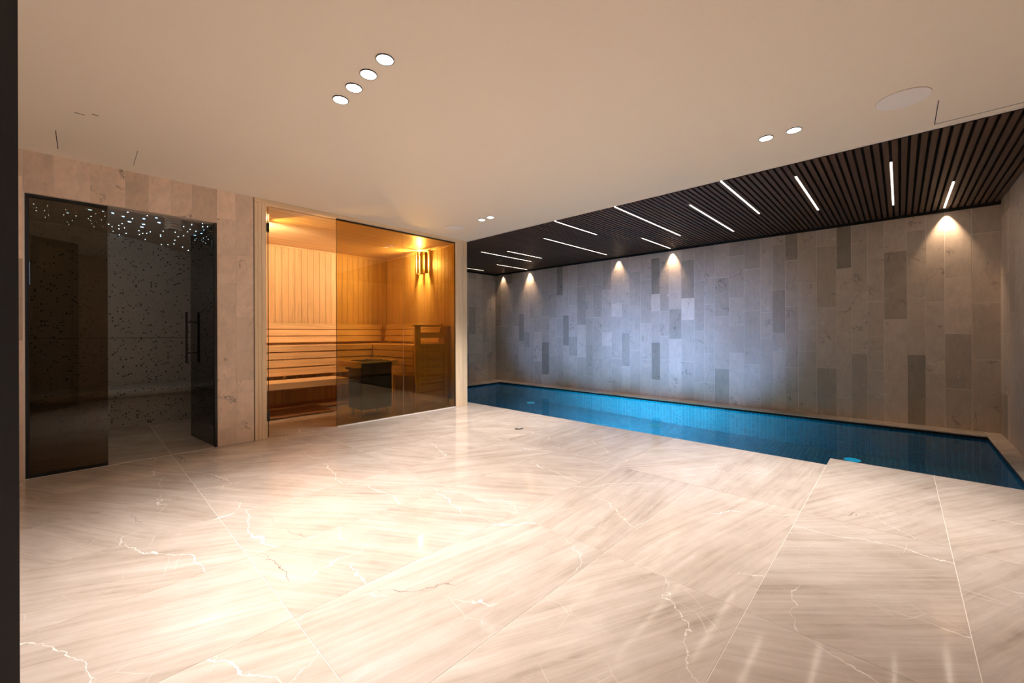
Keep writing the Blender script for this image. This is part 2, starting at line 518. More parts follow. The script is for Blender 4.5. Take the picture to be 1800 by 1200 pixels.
# ------------------------------------------------------------------ floor
floor = box('floor', -1.30, 4.153, -0.77, 4.70, -0.16, -0.0012, M['joint'])
tag(floor, 'polished beige marble floor of large veined slabs', 'floor', kind='structure')


def slab(x0, x1, y0, y1, parent=floor, name='tile', z=0.0):
    return box(name, x0 + G, x1 - G, y0 + G, y1 - G, z - 0.012, z, M['marble'], parent, 0.0003)


XE = [-1.30, -0.66, 0.55, 1.76, 2.97, 4.155]
YE = [-0.77, -0.18, 0.435, 1.05, 1.665, 2.275, 2.89, 3.50, 4.11, 4.705]
for j in range(len(YE) - 1):
    for i in range(len(XE) - 1):
        x1 = XE[i + 1]
        if x1 == 4.155 and YE[j] < 0.4:
            x1 = 4.39
        slab(XE[i], x1, YE[j], YE[j + 1])
box('floor_base', 4.153, 4.385, -0.77, 0.433, -0.16, -0.0012, M['joint'], floor)
# coping round the far sides of the pool
box('floor_base', 3.99, 4.15, 4.705, 6.85, -0.16, -0.0012, M['joint'], floor)
slab(3.985, 4.155, 4.705, 5.70); slab(3.985, 4.155, 5.70, 6.85)
box('floor_base', 6.395, 6.65, -0.65, 6.85, -0.16, -0.0012, M['joint'], floor)
ys = [-0.65, 0.435, 1.665, 2.89, 4.11, 5.32, 6.45, 6.85]
for a, b in zip(ys[:-1], ys[1:]):
    slab(6.385, 6.65, a, b, name='coping_slab')
box('floor_base', 4.155, 6.395, 6.455, 6.85, -0.16, -0.0012, M['joint'], floor)
for a, b in ((4.155, 5.27), (5.27, 6.385)):
    slab(a, b, 6.445, 6.85, name='coping_slab')
box('floor_base', 4.39, 6.65, -0.77, -0.655, -0.16, -0.0012, M['joint'], floor)
for a, b in ((4.39, 5.55), (5.55, 6.65)):
    slab(a, b, -0.77, -0.645, name='coping_slab')
# floors running on into the two cabins
box('floor_base', 1.20, 3.88, 4.705, 6.85, -0.16, -0.0012, M['joint'], floor)
for y0, y1 in ((4.705, 5.33), (5.33, 5.94), (5.94, 6.55), (6.55, 6.75)):
    for x0, x1 in ((1.25, 1.76), (1.76, 2.97), (2.97, 3.88)):
        slab(x0, x1, y0, y1)
box('floor_base', -1.2, 1.10, 4.705, 7.05, -0.16, -0.0012, M['joint'], floor)
for y0, y1 in ((4.705, 5.33), (5.33, 5.94), (5.94, 6.55)):
    for x0, x1 in ((-1.2, -0.66), (-0.66, 0.55), (0.55, 1.10)):
        slab(x0, x1, y0, y1)

# ------------------------------------------------------------------ ceiling
ceiling = box('ceiling', -1.40, 3.975, -0.90, 4.71, H, H + 0.12, M['plaster'])
tag(ceiling, 'smooth cream painted ceiling over the marble floor', 'ceiling', kind='structure')
box('edge_bead', 3.966, 3.984, -0.77, 4.705, H - 0.006, H + 0.01, M['white'], ceiling)
for seg in ((3.515, 3.903, -0.172, -0.168), (3.899, 3.903, -0.77, -0.168), (-0.121, -0.117, 4.12, 4.52),
            (0.290, 0.2925, 4.14, 4.51), (-0.03, 0.015, 3.70, 3.705), (0.045, 0.075, 3.65, 3.655)):
    box('joint_line', seg[0], seg[1], seg[2], seg[3], H - 0.0012, H + 0.001, M['recess'], ceiling)

slats = box('slat_ceiling', 3.99, 6.66, -0.78, 6.86, 2.475, 2.56, M['recess'])
tag(slats, 'dark stained timber slat ceiling above the pool', 'ceiling', kind='structure')
N = int((6.85 + 0.77) / 0.051)
SLY = [-0.77 + 0.012 + k * 0.051 for k in range(N)]
for y in SLY:
    box('slat', 3.99, 6.645, y, y + 0.033, 2.438, 2.474, M['slat'], slats, 0.001)
box('edge_trim', 6.625, 6.65, -0.77, 6.85, 2.408, 2.474, M['recess'], slats)
box('edge_trim', 3.985, 6.65, 6.825, 6.85, 2.408, 2.474, M['recess'], slats)

# ------------------------------------------------------------------ stone walls


def wtile(parent, x0, x1, y0, y1, z0, z1, tn):
    return box('tile', x0, x1, y0, y1, z0, z1, M['stone'], parent, 0.0008, tone(tn + random.uniform(-0.12, 0.12)))


wall_pool = box('wall_back', 6.6525, 6.80, -0.80, 6.90, -0.16, 2.55, M['grout'])
tag(wall_pool, 'long wall of staggered upright stone tiles behind the pool', 'wall', kind='structure')
edges = [c[0] for c in POOL_WALL] + [-0.77]
edges[0] = 6.85
for i, (_, zs, tn) in enumerate(POOL_WALL):
    zz = [2.47] + list(zs) + [0.0]
    for k in range(len(zz) - 1):
        wtile(wall_pool, 6.65, 6.667, edges[i + 1] + GW, edges[i] - GW, zz[k + 1] + GW, zz[k] - GW, tn[k] if k < len(tn) else 0)


def tiled(parent, a0, a1, make, z0=0.0, z1=2.47, skip=None, dark=0.0):
    x = a0
    while x < a1 - 0.02:
        wd = random.choice((0.15, 0.2, 0.2))
        xe = min(a1, x + wd)
        z = z1 - random.choice((0.2, 0.4, 0.61))
        zs = [z1]
        while z > z0 + 0.05:
            zs.append(z)
            z -= 0.61
        zs.append(z0)
        for k in range(len(zs) - 1):
            t_ = random.choice((-0.5, -0.3, -0.15, -0.1, 0, 0, 0.05, 0.1, 0.25)) + dark
            make(x + GW, xe - GW, zs[k + 1] + GW, zs[k] - GW, t_)
        x = xe


wall_end = box('wall_left', 3.90, 6.80, 6.8525, 7.02, -0.16, 2.55, M['grout'])
tag(wall_end, 'short stone tiled wall at the far left end of the pool', 'wall', kind='structure')
tiled(wall_end, 3.99, 6.65, lambda a, b, c_, d, t_: wtile(wall_end, a, b, 6.85, 6.867, c_, d, t_))
wall_right = box('wall_right', -1.40, 6.80, -0.92, -0.7725, -0.16, 2.55, M['grout'])
tag(wall_right, 'stone tiled wall at the right end of the pool', 'wall', kind='structure')
tiled(wall_right, 0.35, 6.65, lambda a, b, c_, d, t_: wtile(wall_right, a, b, -0.787, -0.77, c_, d, t_))
box('lining', -1.3, 0.35, -0.787, -0.77, 0.0, 1.85, M['stone'], wall_right)
box('lining', -1.3, 0.35, -0.787, -0.77, 2.30, 2.45, M['stone'], wall_right)
box('lining', -0.50, 0.35, -0.787, -0.77, 1.85, 2.30, M['stone'], wall_right)
box('lining', -1.3, -1.00, -0.787, -0.77, 1.85, 2.30, M['stone'], wall_right)
win = box('window_1', -0.96, -0.54, -0.7715, -0.768, 1.89, 2.26, M['day'])
tag(win, 'daylit window pane high in the wall behind', 'window', kind='structure')
box('window_frame', -1.00, -0.50, -0.783, -0.765, 1.85, 1.89, M['black'], win)
box('window_frame', -1.00, -0.50, -0.783, -0.765, 2.26, 2.30, M['black'], win)
box('window_frame', -1.00, -0.96, -0.783, -0.765, 1.89, 2.26, M['black'], win)
box('window_frame', -0.54, -0.50, -0.783, -0.765, 1.89, 2.26, M['black'], win)
wall_rear = box('wall_front', -1.44, -1.30, -0.80, 4.80, -0.16, 2.55, M['stone'])
tag(wall_rear, 'plain stone wall behind the camera', 'wall', kind='structure')

# wall that carries the steam room and sauna fronts
YW = 4.707
wall_cab = box('wall_cabins', -1.40, -0.292, YW + 0.0025, YW + 0.10, 0.0, H, M['grout'])
tag(wall_cab, 'beige stone tiled wall round the steam room doorway', 'wall', kind='structure')
box('wall_core', -0.292, 0.890, YW + 0.0025, YW + 0.10, 2.135, H, M['grout'], wall_cab)
box('wall_core', 0.890, 1.190, YW + 0.0025, YW + 0.10, 0.0, H, M['grout'], wall_cab)
box('lintel_lining', -0.292, 0.887, YW + 0.002, YW + 0.10, 2.130, 2.136, M['stone'], wall_cab)
box('reveal_lining', 0.886, 0.892, YW + 0.002, YW + 0.10, 0.0, 2.135, M['stone'], wall_cab)


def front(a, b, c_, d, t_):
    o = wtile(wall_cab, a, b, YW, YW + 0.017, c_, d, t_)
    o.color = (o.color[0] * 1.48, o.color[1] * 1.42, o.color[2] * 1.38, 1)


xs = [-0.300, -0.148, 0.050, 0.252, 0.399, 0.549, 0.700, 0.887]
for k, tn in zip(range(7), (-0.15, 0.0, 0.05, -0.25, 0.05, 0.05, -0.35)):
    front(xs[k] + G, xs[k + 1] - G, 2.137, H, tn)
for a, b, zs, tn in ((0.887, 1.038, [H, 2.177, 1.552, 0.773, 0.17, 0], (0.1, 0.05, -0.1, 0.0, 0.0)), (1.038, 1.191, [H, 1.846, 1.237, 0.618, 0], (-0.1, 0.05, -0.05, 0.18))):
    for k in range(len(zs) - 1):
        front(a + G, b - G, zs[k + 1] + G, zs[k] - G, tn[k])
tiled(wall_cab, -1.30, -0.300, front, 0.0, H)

# ------------------------------------------------------------------ pool
DZ = -1.45
basin = tag(empty('pool_basin', (5.27, 2.9, DZ)), 'long sunken pool basin lined with small blue mosaic tiles', 'pool', kind='structure')
BX = dict(near=4.155, near2=4.39, far=6.39, y0=-0.65, y1=6.45, ys=0.43)


def mosaic(u0, u1, v0, v1, fn, pitch=0.05, g=0.0022, t_=0.004):
    """raised square mosaic pieces on a plane; fn(u, v, depth) gives the point"""
    vs, fs = [], []
    nu, nv = round((u1 - u0) / pitch), round((v1 - v0) / pitch)
    pu, pv = (u1 - u0) / nu, (v1 - v0) / nv
    for i in range(nu):
        for j in range(nv):
            a, b = u0 + i * pu + g, u0 + (i + 1) * pu - g
            c_, d = v0 + j * pv + g, v0 + (j + 1) * pv - g
            n0 = len(vs)
            q = 0.001
            vs += [fn(a, c_, 0), fn(b, c_, 0), fn(b, d, 0), fn(a, d, 0), fn(a + q, c_ + q, t_), fn(b - q, c_ + q, t_), fn(b - q, d - q, t_), fn(a + q, d - q, t_)]
            fs += [(n0 + 4, n0 + 5, n0 + 6, n0 + 7)] + [(n0 + k, n0 + (k + 1) % 4, n0 + 4 + (k + 1) % 4, n0 + 4 + k) for k in range(4)]
    return vs, fs


def mosaic_part(name, *a):
    vs, fs = mosaic(*a)
    me = bpy.data.meshes.new(name)
    me.from_pydata([tuple(Vector(v) - basin.location) for v in vs], [], fs)
    me.materials.append(M['mosaic'])
    o = link(name, me, basin, basin.location)
    o['kind'] = 'stuff'
    return o


b = BX
box('shell', b['far'] + 0.001, b['far'] + 0.10, b['y0'] - 0.1, b['y1'] + 0.1, DZ - 0.1, -0.163, M['poolgrout'], basin)
box('shell', b['near'] - 0.10, b['near'] - 0.001, b['ys'], b['y1'] + 0.1, DZ - 0.1, -0.163, M['poolgrout'], basin)
box('shell', b['near2'] - 0.10, b['near2'] - 0.001, b['y0'] - 0.1, b['ys'] - 0.001, DZ - 0.1, -0.163, M['poolgrout'], basin)
box('shell', b['near'], b['near2'] - 0.102, b['ys'] - 0.08, b['ys'] - 0.001, DZ - 0.1, -0.163, M['poolgrout'], basin)
box('shell', b['near'], b['far'], b['y1'] + 0.001, b['y1'] + 0.1, DZ - 0.1, -0.163, M['poolgrout'], basin)
box('shell', b['near2'], b['far'], b['y0'] - 0.1, b['y0'] - 0.001, DZ - 0.1, -0.163, M['poolgrout'], basin)
box('shell', b['near'], b['far'], b['y0'], b['y1'], DZ - 0.1, DZ - 0.001, M['poolgrout'], basin)
WT = -0.038
# grout faces behind the top rows
for (x0, x1, y0, y1) in ((b['far'] - 0.001, b['far'] + 0.004, b['y0'], b['y1']), (b['near'] - 0.003, b['near'] + 0.0005, b['ys'], b['y1']),
                         (b['near2'] - 0.003, b['near2'] + 0.0005, b['y0'], b['ys']), (b['near'], b['near2'], b['ys'] - 0.002, b['ys'] + 0.0005),
                         (b['near'], b['far'], b['y1'] - 0.0005, b['y1'] + 0.004), (b['near2'], b['far'], b['y0'] - 0.004, b['y0'] + 0.0005)):
    box('grout_lining', x0, x1, y0, y1, DZ, -0.044, M['poolgrout'], basin)
    box('waterline_band', x0 + (0.0005 if x1 - x0 < 0.01 else 0), x1 + (0.0002 if x1 - x0 < 0.01 else 0), y0, y1, -0.044, -0.0125, M['recess'], basin)  # black band from the coping down to just below the water
mosaic_part('mosaic_tiles', b['y0'], b['y1'], DZ, -0.044, lambda u, v, t_: (b['far'] - 0.001 - t_, u, v))
mosaic_part('mosaic_tiles', b['ys'], b['y1'], DZ, -0.044, lambda u, v, t_: (b['near'] + t_, u, v))
mosaic_part('mosaic_tiles', b['y0'], b['ys'], DZ, -0.044, lambda u, v, t_: (b['near2'] + t_, u, v))
mosaic_part('mosaic_tiles', b['near'], b['far'], DZ, -0.044, lambda u, v, t_: (u, b['y1'] - t_, v))
mosaic_part('mosaic_tiles', b['near2'], b['far'], DZ, -0.044, lambda u, v, t_: (u, b['y0'] + t_, v))
mosaic_part('mosaic_tiles', b['near'], b['near2'], DZ, -0.044, lambda u, v, t_: (u, b['ys'] + t_, v))
mosaic_part('mosaic_tiles', b['near2'], b['far'], b['y0'], b['ys'], lambda u, v, t_: (u, v, DZ - 0.001 + t_))
mosaic_part('mosaic_tiles', b['near'], b['far'], b['ys'], b['y1'], lambda u, v, t_: (u, v, DZ - 0.001 + t_))
bm = bmesh.new()
pts = [(b['near'] + 0.001, b['ys'] + 0.001), (b['near2'] + 0.001, b['ys'] + 0.001), (b['near2'] + 0.001, b['y0'] + 0.001), (b['far'] - 0.002, b['y0'] + 0.001), (b['far'] - 0.002, b['y1'] - 0.001), (b['near'] + 0.001, b['y1'] - 0.001)]
fv = [bm.verts.new((x, y, 0)) for x, y in pts]
bm.faces.new(fv)
bm.normal_update()
if bm.faces[:][0].normal.z < 0:
    bmesh.ops.reverse_faces(bm, faces=bm.faces[:])
water = from_bm('pool_water', bm, M['water'], None, (0, 0, WT))
tag(water, 'still clear blue water filling the long pool', 'water', kind='structure')

INL = [(6.10, 5.29, 'round blue pool floor inlet at the far left end, beneath the water'), (6.10, 2.75, 'round blue pool floor inlet beneath the middle of the water'),
       (6.10, 0.40, 'round blue pool floor inlet beyond the step in the pool edge')]
for x, y, lb in INL:
    e = tag(empty('pool_inlet', (x, y, DZ + 0.004)), lb, 'pool inlet', 'inlets on the pool floor')
    from_bm('rim', ring_bm(0.085, 0.078, 0.014), M['steel'], e, (x, y, DZ + 0.012))
    from_bm('lens', cyl_bm(0.078, 0.012), M['inlet'], e, (x, y, DZ + 0.011))
# underwater lamp
e = tag(empty('pool_lamp', (b['near'] + 0.005, 2.9, -0.45)), 'round underwater lamp in the near pool wall', 'lamp')
from_bm('bezel', ring_bm(0.11, 0.09, 0.02), M['steel'], e, (b['near'] + 0.014, 2.9, -0.45), (0, math.pi / 2, 0))
from_bm('lens', cyl_bm(0.09, 0.012), m_emit('underwater_lens', (0.6, 0.9, 1.0), 20.0), e, (b['near'] + 0.010, 2.9, -0.45), (0, math.pi / 2, 0))

# ------------------------------------------------------------------ downlights, speakers, strips
DL = ['white round downlight nearest the sauna end of the row of four', 'round downlight third along the row of four from the nearest end',
      'round downlight second along the row of four from the nearest end', 'round downlight at the far end of the row of four']
labels = ['recessed round downlight highest in the picture, first of the row of four', 'recessed round downlight second from the top of the row of four',
          'recessed round downlight third from the top of the row of four', 'recessed round downlight lowest in the picture of the row of four',
          'recessed round downlight of the pair beside the large speaker, the one nearer it', 'recessed round downlight of the pair beside the large speaker, the one farther from it',
          'small distant downlight above the sauna corner, right one of its pair', 'small distant downlight above the sauna corner, left one of its pair']
for (x, y), lb in zip(DOWNLIGHTS, labels):
    e = tag(empty('downlight', (x, y, H)), lb, 'downlight', 'round ceiling downlights')
    from_bm('trim_ring', ring_bm(0.0445, 0.0405, 0.005), M['black'], e, (x, y, H - 0.0025))
    from_bm('lens', cyl_bm(0.0405, 0.004), M['disc'], e, (x, y, H - 0.0022))
for x, y, lb in ((3.345, -0.015, 'large round flush ceiling speaker near the access panel and slat ceiling'), (3.345, 4.20, 'small looking distant round ceiling speaker above the sauna corner')):
    e = tag(empty('ceiling_speaker', (x, y, H)), lb, 'speaker', 'flush ceiling speakers')
    from_bm('grille', cyl_bm(0.121, 0.004, 64), M['speaker'], e, (x, y, H - 0.002))
    from_bm('shadow_gap', ring_bm(0.1225, 0.121, 0.001, 64), M['edgeglass'], e, (x, y, H - 0.0006))

ST = [(3.99, 5.81, 2.235, 'longest strip light starting at the plaster edge, upper middle of the slat ceiling'),
      (3.99, 4.94, 3.04, 'short strip light touching the plaster edge left of the longest strip'),
      (4.60, 6.33, 3.70, 'long thin strip light fourth from the sauna, mid slat ceiling'),
      (4.89, 5.78, 4.75, 'short strip light beside a longer one near the sauna post'),
      (4.63, 5.91, 5.10, 'strip light in front of the left end of the pool, second nearest the sauna post'),
      (5.70, 6.60, 5.80, 'strip light ending just above the leftmost beam on the stone wall'),
      (5.00, 6.04, 6.60, 'farthest strip light partly hidden by the sauna post'),
      (5.59, 6.59, 2.68, 'strip light pointing at the middle wall beam'),
      (4.51, 6.08, 1.63, 'strip light in the middle of the slat ceiling clear of both edges'),
      (3.99, 5.38, 1.18, 'bright strip light starting at the plaster edge, right half of the slat ceiling'),
      (4.35, 5.69, 0.675, 'third strip light from the right wall'),
      (4.53, 6.03, 0.07, 'second strip light from the right wall, seen nearly upright'),
      (5.52, 6.57, -0.37, 'strip light nearest the right wall above the bright cone of light')]
for x0, x1, y, lb in ST:
    gy = min(SLY, key=lambda q: abs(q + 0.042 - y)) + 0.042
    e = tag(empty('strip_light', (x0, gy, 2.474)), lb, 'strip light', 'linear lights between the ceiling slats')
    box('housing', x0 - 0.004, x1 + 0.004, gy - 0.0088, gy + 0.0088, 2.452, 2.474, M['black'], e)
    box('diffuser', x0, x1, gy - 0.0052, gy + 0.0052, 2.440, 2.452, M['strip'], e)

# floor drain
e = tag(empty('floor_drain', (3.36, 3.105, 0)), 'tiny black floor drain fitting set in the marble in front of the pool', 'drain')
from_bm('cover', cyl_bm(0.022, 0.004, 24), M['black'], e, (3.352, 3.118, 0.002))
box('latch', 3.345, 3.415, 3.075, 3.092, 0.0, 0.006, M['black'], e, 0.001)

# ------------------------------------------------------------------ steam room
SX0, SX1, SY0, SY1 = -1.20, 1.10, YW + 0.10, 7.0
ws = box('wall_steam_back', SX0, SX1, SY1, SY1 + 0.1, 0, 2.6, M['terrazzo'])
tag(ws, 'grey chip mosaic back wall inside the steam room', 'wall', kind='structure')
box('joint_line', SX0, SX1, SY1 - 0.0015, SY1 + 0.002, 1.028, 1.033, M['recess'], ws)
ws2 = box('wall_steam_left', SX0 - 0.1, SX0, SY0, SY1, 0, 2.6, M['terrazzo'])
tag(ws2, 'grey chip mosaic left wall inside the steam room', 'wall', kind='structure')
ws3 = box('wall_steam_right', SX1, SX1 + 0.06, SY0, SY1, 0, 2.6, M['terrazzo'])
tag(ws3, 'grey chip mosaic right wall inside the steam room', 'wall', kind='structure')
# vaulted star ceiling


def vault(x):
    return 2.345 - (x + 0.3) ** 2 / 9.2


bm = bmesh.new()
n = 24
grid = []
for i in range(n + 1):
    x = SX0 + (SX1 - SX0) * i / n
    grid.append([bm.verts.new((x, yy, zz)) for yy, zz in ((SY0, vault(x)), (SY1, vault(x)), (SY1, vault(x) + 0.05), (SY0, vault(x) + 0.05))])
for i in range(n):
    for k in range(4):
        bm.faces.new((grid[i][k], grid[i][(k + 1) % 4], grid[i + 1][(k + 1) % 4], grid[i + 1][k]))
bm.faces.new(grid[0]); bm.faces.new(grid[-1])
bmesh.ops.recalc_face_normals(bm, faces=bm.faces)
vc = from_bm('ceiling_steam', bm, M['steamceil'], None, (0, 0, 0), None, False)
tag(vc, 'dark vaulted steam room ceiling scattered with tiny star lights', 'ceiling', kind='structure')
_sm = {}
for x, y, s in STARS:
    if x > SX1 - 0.02 or y > SY1 - 0.01:
        continue
    r = {1: 0.0035}.get(s, 0.0035 * s if s < 1.5 else 0.0052 * s)
    key = round(r, 4)
    if key not in _sm:
        bmm = bmesh.new()
        bmesh.ops.create_uvsphere(bmm, u_segments=8, v_segments=5, radius=r)
        for v in bmm.verts:
            v.co.z *= 0.5 if s < 1.5 else 0.12
        me = bpy.data.meshes.new('star')
        bmm.to_mesh(me); bmm.free()
        me.materials.append(M['star'] if s < 1.5 else M['bigstar'])
        _sm[key] = me
    link('star_light', _sm[key], vc, (x, y, vault(x) - 0.001))
# louvred vent
e = tag(empty('ceiling_vent', (0.633, 5.287, 2.25)), 'white louvred round vent on the starry steam room ceiling', 'vent')
for k in range(5):
    from_bm('louvre', cyl_bm(0.072, 0.013, 32, 0.060), M['white'], e, (0.633, 5.287, 2.236 - k * 0.025))
from_bm('core', cyl_bm(0.045, 0.118, 24), M['steel'], e, (0.633, 5.287, 2.182))
l = bpy.data.lights.new('steam_room_fill', 'POINT')  # added fill light with no fixture, brightens the steam room interior
l.energy = 3.8; l.color = (1.0, 0.86, 0.72); l.shadow_soft_size = 0.06
lo = bpy.data.objects.new('steam_room_fill', l)
C.objects.link(lo)
lo.location = (-0.85, 5.6, 1.95)
# bench
bench = tag(empty('steam_bench', (-0.05, 6.75, 0)), 'grey mosaic bench with rounded nose inside the steam room', 'bench')
box('base', SX0, SX1, 6.54, 6.995, 0, 0.335, M['terrazzo'], bench)
bm = bmesh.new()
prof = [(6.995, 0.335), (6.52, 0.335)] + [(6.52 - 0.058 * math.sin(math.pi * k / 10), 0.335 + 0.0575 * (1 - math.cos(math.pi * k / 10))) for k in range(1, 10)] + [(6.52, 0.45), (6.995, 0.45)]
L_ = [bm.verts.new((SX0, y, z)) for y, z in prof]
R_ = [bm.verts.new((SX1, y, z)) for y, z in prof]
for k in range(len(prof)):
    k2 = (k + 1) % len(prof)
    bm.faces.new((L_[k], L_[k2], R_[k2], R_[k]))
bm.faces.new(L_); bm.faces.new(R_)
bmesh.ops.recalc_face_normals(bm, faces=bm.faces)
from_bm('seat', bm, M['terrazzo'], bench, (0, 0, 0))

# fixed smoked pane
pane = tag(empty('window_2', (-0.07, YW + 0.03, 0)), 'fixed smoked glass pane left of the open steam room doorway', 'glass panel', kind='structure')
box('glass', -0.272, 0.147, YW + 0.028, YW + 0.038, 0.016, 2.112, M['glass_steam'], pane)
box('frame', -0.292, -0.272, YW + 0.012, YW + 0.05, 0, 2.13, M['black'], pane)
box('frame', -0.272, 0.147, YW + 0.012, YW + 0.05, 2.110, 2.13, M['black'], pane)
box('frame', -0.272, 0.147, YW + 0.012, YW + 0.05, 0, 0.018, M['black'], pane)
# open leaf
ang = math.atan2(0.71, -0.079)
door = tag(empty('door_1', (0.876, YW + 0.03, 0), 0), 'smoked glass steam room door standing open inward', 'door', kind='structure')
dv = Vector((math.cos(ang), math.sin(ang), 0)); nv_ = Vector((dv.y, -dv.x, 0))
o0 = Vector((0.876, YW + 0.035, 0))


def leaf_box(name, s0, s1, n0, n1, z0, z1, mat, parent=None):
    c_ = o0 + dv * ((s0 + s1) / 2) + nv_ * ((n0 + n1) / 2)
    return link(name, box_mesh(s1 - s0, abs(n1 - n0), z1 - z0, mat), parent or door, (c_.x, c_.y, (z0 + z1) / 2), (0, 0, ang))


gl = leaf_box('glass', 0.010, 0.70, -0.005, 0.005, 0.018, 2.115, M['glass_steam'])
leaf_box('edge', 0.0, 0.010, -0.012, 0.012, 0.008, 2.125, M['black'])
leaf_box('edge', 0.70, 0.706, -0.005, 0.005, 0.018, 2.115, M['black'])
leaf_box('edge', 0.010, 0.706, -0.006, 0.006, 0.008, 0.018, M['black'])
leaf_box('edge', 0.010, 0.706, -0.006, 0.006, 2.115, 2.121, M['black'])
for z in (0.25, 1.93):
    leaf_box('hinge', -0.004, 0.055, -0.016, 0.016, z - 0.045, z + 0.045, M['black'])
hd = leaf_box('handle', 0.635, 0.653, 0.048, 0.066, 0.775, 1.305, M['black'])
leaf_box('handle', 0.635, 0.653, -0.066, -0.048, 0.775, 1.305, M['black'])
for z in (0.88, 1.20):
    leaf_box('handle_bar', 0.637, 0.651, -0.05, 0.05, z - 0.006, z + 0.006, M['black'])
box('jamb_strip', 0.866, 0.886, YW + 0.004, YW + 0.022, 0, 2.13, M['black'], door)
box('threshold', -0.29, 0.886, YW - 0.001, YW + 0.006, -0.003, 0.0015, M['white'], door)

# ------------------------------------------------------------------ sauna shell
AX0, AX1, AY0, AY1, AZ = 1.25, 3.80, 4.78, 6.74, 2.40
wb = tag(box('wall_sauna_back', AX0 - 0.04, AX1 + 0.05, AY1 + 0.012, AY1 + 0.10, 0, H, M['recess']), 'back wall of the sauna clad in upright pale boards', 'wall', kind='structure')
x = AX0
while x < AX1 - 0.01:
    xe = min(AX1, x + 0.0915)
    box('plank', x + 0.0016, xe - 0.0016, AY1, AY1 + 0.013, 0, AZ, M['wz'], wb, 0.002)
    x = xe
wr = tag(box('wall_sauna_right', AX1 + 0.012, AX1 + 0.075, 4.84, AY1 + 0.012, 0, H, M['recess']), 'right wall of the sauna clad in upright pale boards', 'wall', kind='structure')
wl = tag(box('wall_sauna_left', AX0 - 0.075, AX0 - 0.012, 4.84, AY1 + 0.012, 0, H, M['recess']), 'left wall of the sauna clad in upright pale boards', 'wall', kind='structure')
y = 4.74
while y < AY1 - 0.01:
    ye = min(AY1, y + 0.0915)
    box('plank', AX1, AX1 + 0.013, y + 0.0016, ye - 0.0016, 0, AZ, M['wz'], wr, 0.002)
    if y > 4.80:
        box('plank', AX0 - 0.013, AX0, y + 0.0016, ye - 0.0016, 0, AZ, M['wz'], wl, 0.002)
    y = ye
ca = tag(box('ceiling_sauna', AX0 - 0.06, AX1 + 0.06, 4.78, AY1 + 0.08, AZ + 0.013, H, M['recess']), 'sauna ceiling of long pale boards', 'ceiling', kind='structure')
y = 4.78
while y < AY1 - 0.01:
    ye = min(AY1, y + 0.0915)
    box('plank', AX0, AX1, y + 0.0016, ye - 0.0016, AZ, AZ + 0.013, M['wx'], ca, 0.002)
    y = ye
box('cornice', AX0, AX1 - 0.02, AY1 - 0.02, AY1, AZ - 0.02, AZ, M['wx'], ca, 0.002)
box('cornice', AX1 - 0.02, AX1, 4.80, AY1, AZ - 0.02, AZ, M['wy'], ca, 0.002)
box('cornice', AX0, AX0 + 0.02, 4.86, AY1 - 0.02, AZ - 0.02, AZ, M['wy'], ca, 0.002)
# outer skin of the cabin on the pool side
wo = tag(box('wall_sauna_outer', 3.888, 3.984, 4.80, 6.86, 0, 2.55, M['stone']), 'outer side of the sauna cabin facing the pool', 'wall', kind='structure')

# casing
t1 = tag(empty('trim_1', (1.245, YW, 0)), 'pale timber casing boards left of the sauna doorway', 'door frame', kind='structure')
for x0, x1 in ((1.196, 1.226), (1.2275, 1.258), (1.2595, 1.286)):
    box('plank', x0, x1, YW - 0.004, YW + 0.06, 0, 2.405, M['pz'], t1, 0.0015)
box('plank', 1.288, 1.305, YW + 0.004, YW + 0.06, 0, 2.40, M['pz'], t1, 0.001)
box('shadow_gap', 1.190, 1.196, YW + 0.0, YW + 0.05, 0, H, M['recess'], t1)
t2 = tag(empty('trim_2', (3.87, YW, 0)), 'pale timber corner post at the right end of the sauna', 'post', kind='structure')
box('plank', 3.762, 3.878, YW - 0.006, YW + 0.115, 0, 2.405, M['pz'], t2, 0.0015)
box('plank', 3.8795, 3.980, YW + 0.0, YW + 0.09, 0, H, M['pz'], t2, 0.0015)
t3 = tag(empty('trim_3', (2.5, YW, 2.40)), 'pale timber head rail over the sauna front', 'beam', kind='structure')
box('plank', 1.196, 3.878, YW - 0.010, YW + 0.07, 2.406, H, M['px'], t3, 0.0015)

# glass front
for (x0, x1, nm, lb) in ((2.029, 2.9005, 'window_3', 'bronze tinted fixed glass pane in the middle of the sauna front'), (2.9035, 3.760, 'window_4', 'bronze tinted fixed glass pane beside the sauna corner post')):
    e = tag(empty(nm, ((x0 + x1) / 2, YW + 0.03, 0)), lb, 'glass panel', kind='structure')
    box('glass', x0, x1, YW + 0.012, YW + 0.022, 0.008, 2.400, M['glass_sauna'], e)
    box('bottom_channel', x0, x1, YW - 0.004, YW + 0.030, 0, 0.008, M['white'], e)
    box('top_channel', x0, x1, YW + 0.006, YW + 0.030, 2.396, 2.406, M['recess'], e)
    if x0 < 2.1:
        box('edge', x0 - 0.0025, x0, YW + 0.012, YW + 0.022, 0.008, 2.396, M['black'], e)
    else:
        box('edge', x1 - 0.002, x1 + 0.004, YW + 0.008, YW + 0.026, 0.008, 2.396, M['black'], e)
        box('joint', x0 - 0.0025, x0 - 0.0005, YW + 0.013, YW + 0.021, 0.008, 2.396, M['edgeglass'], e)
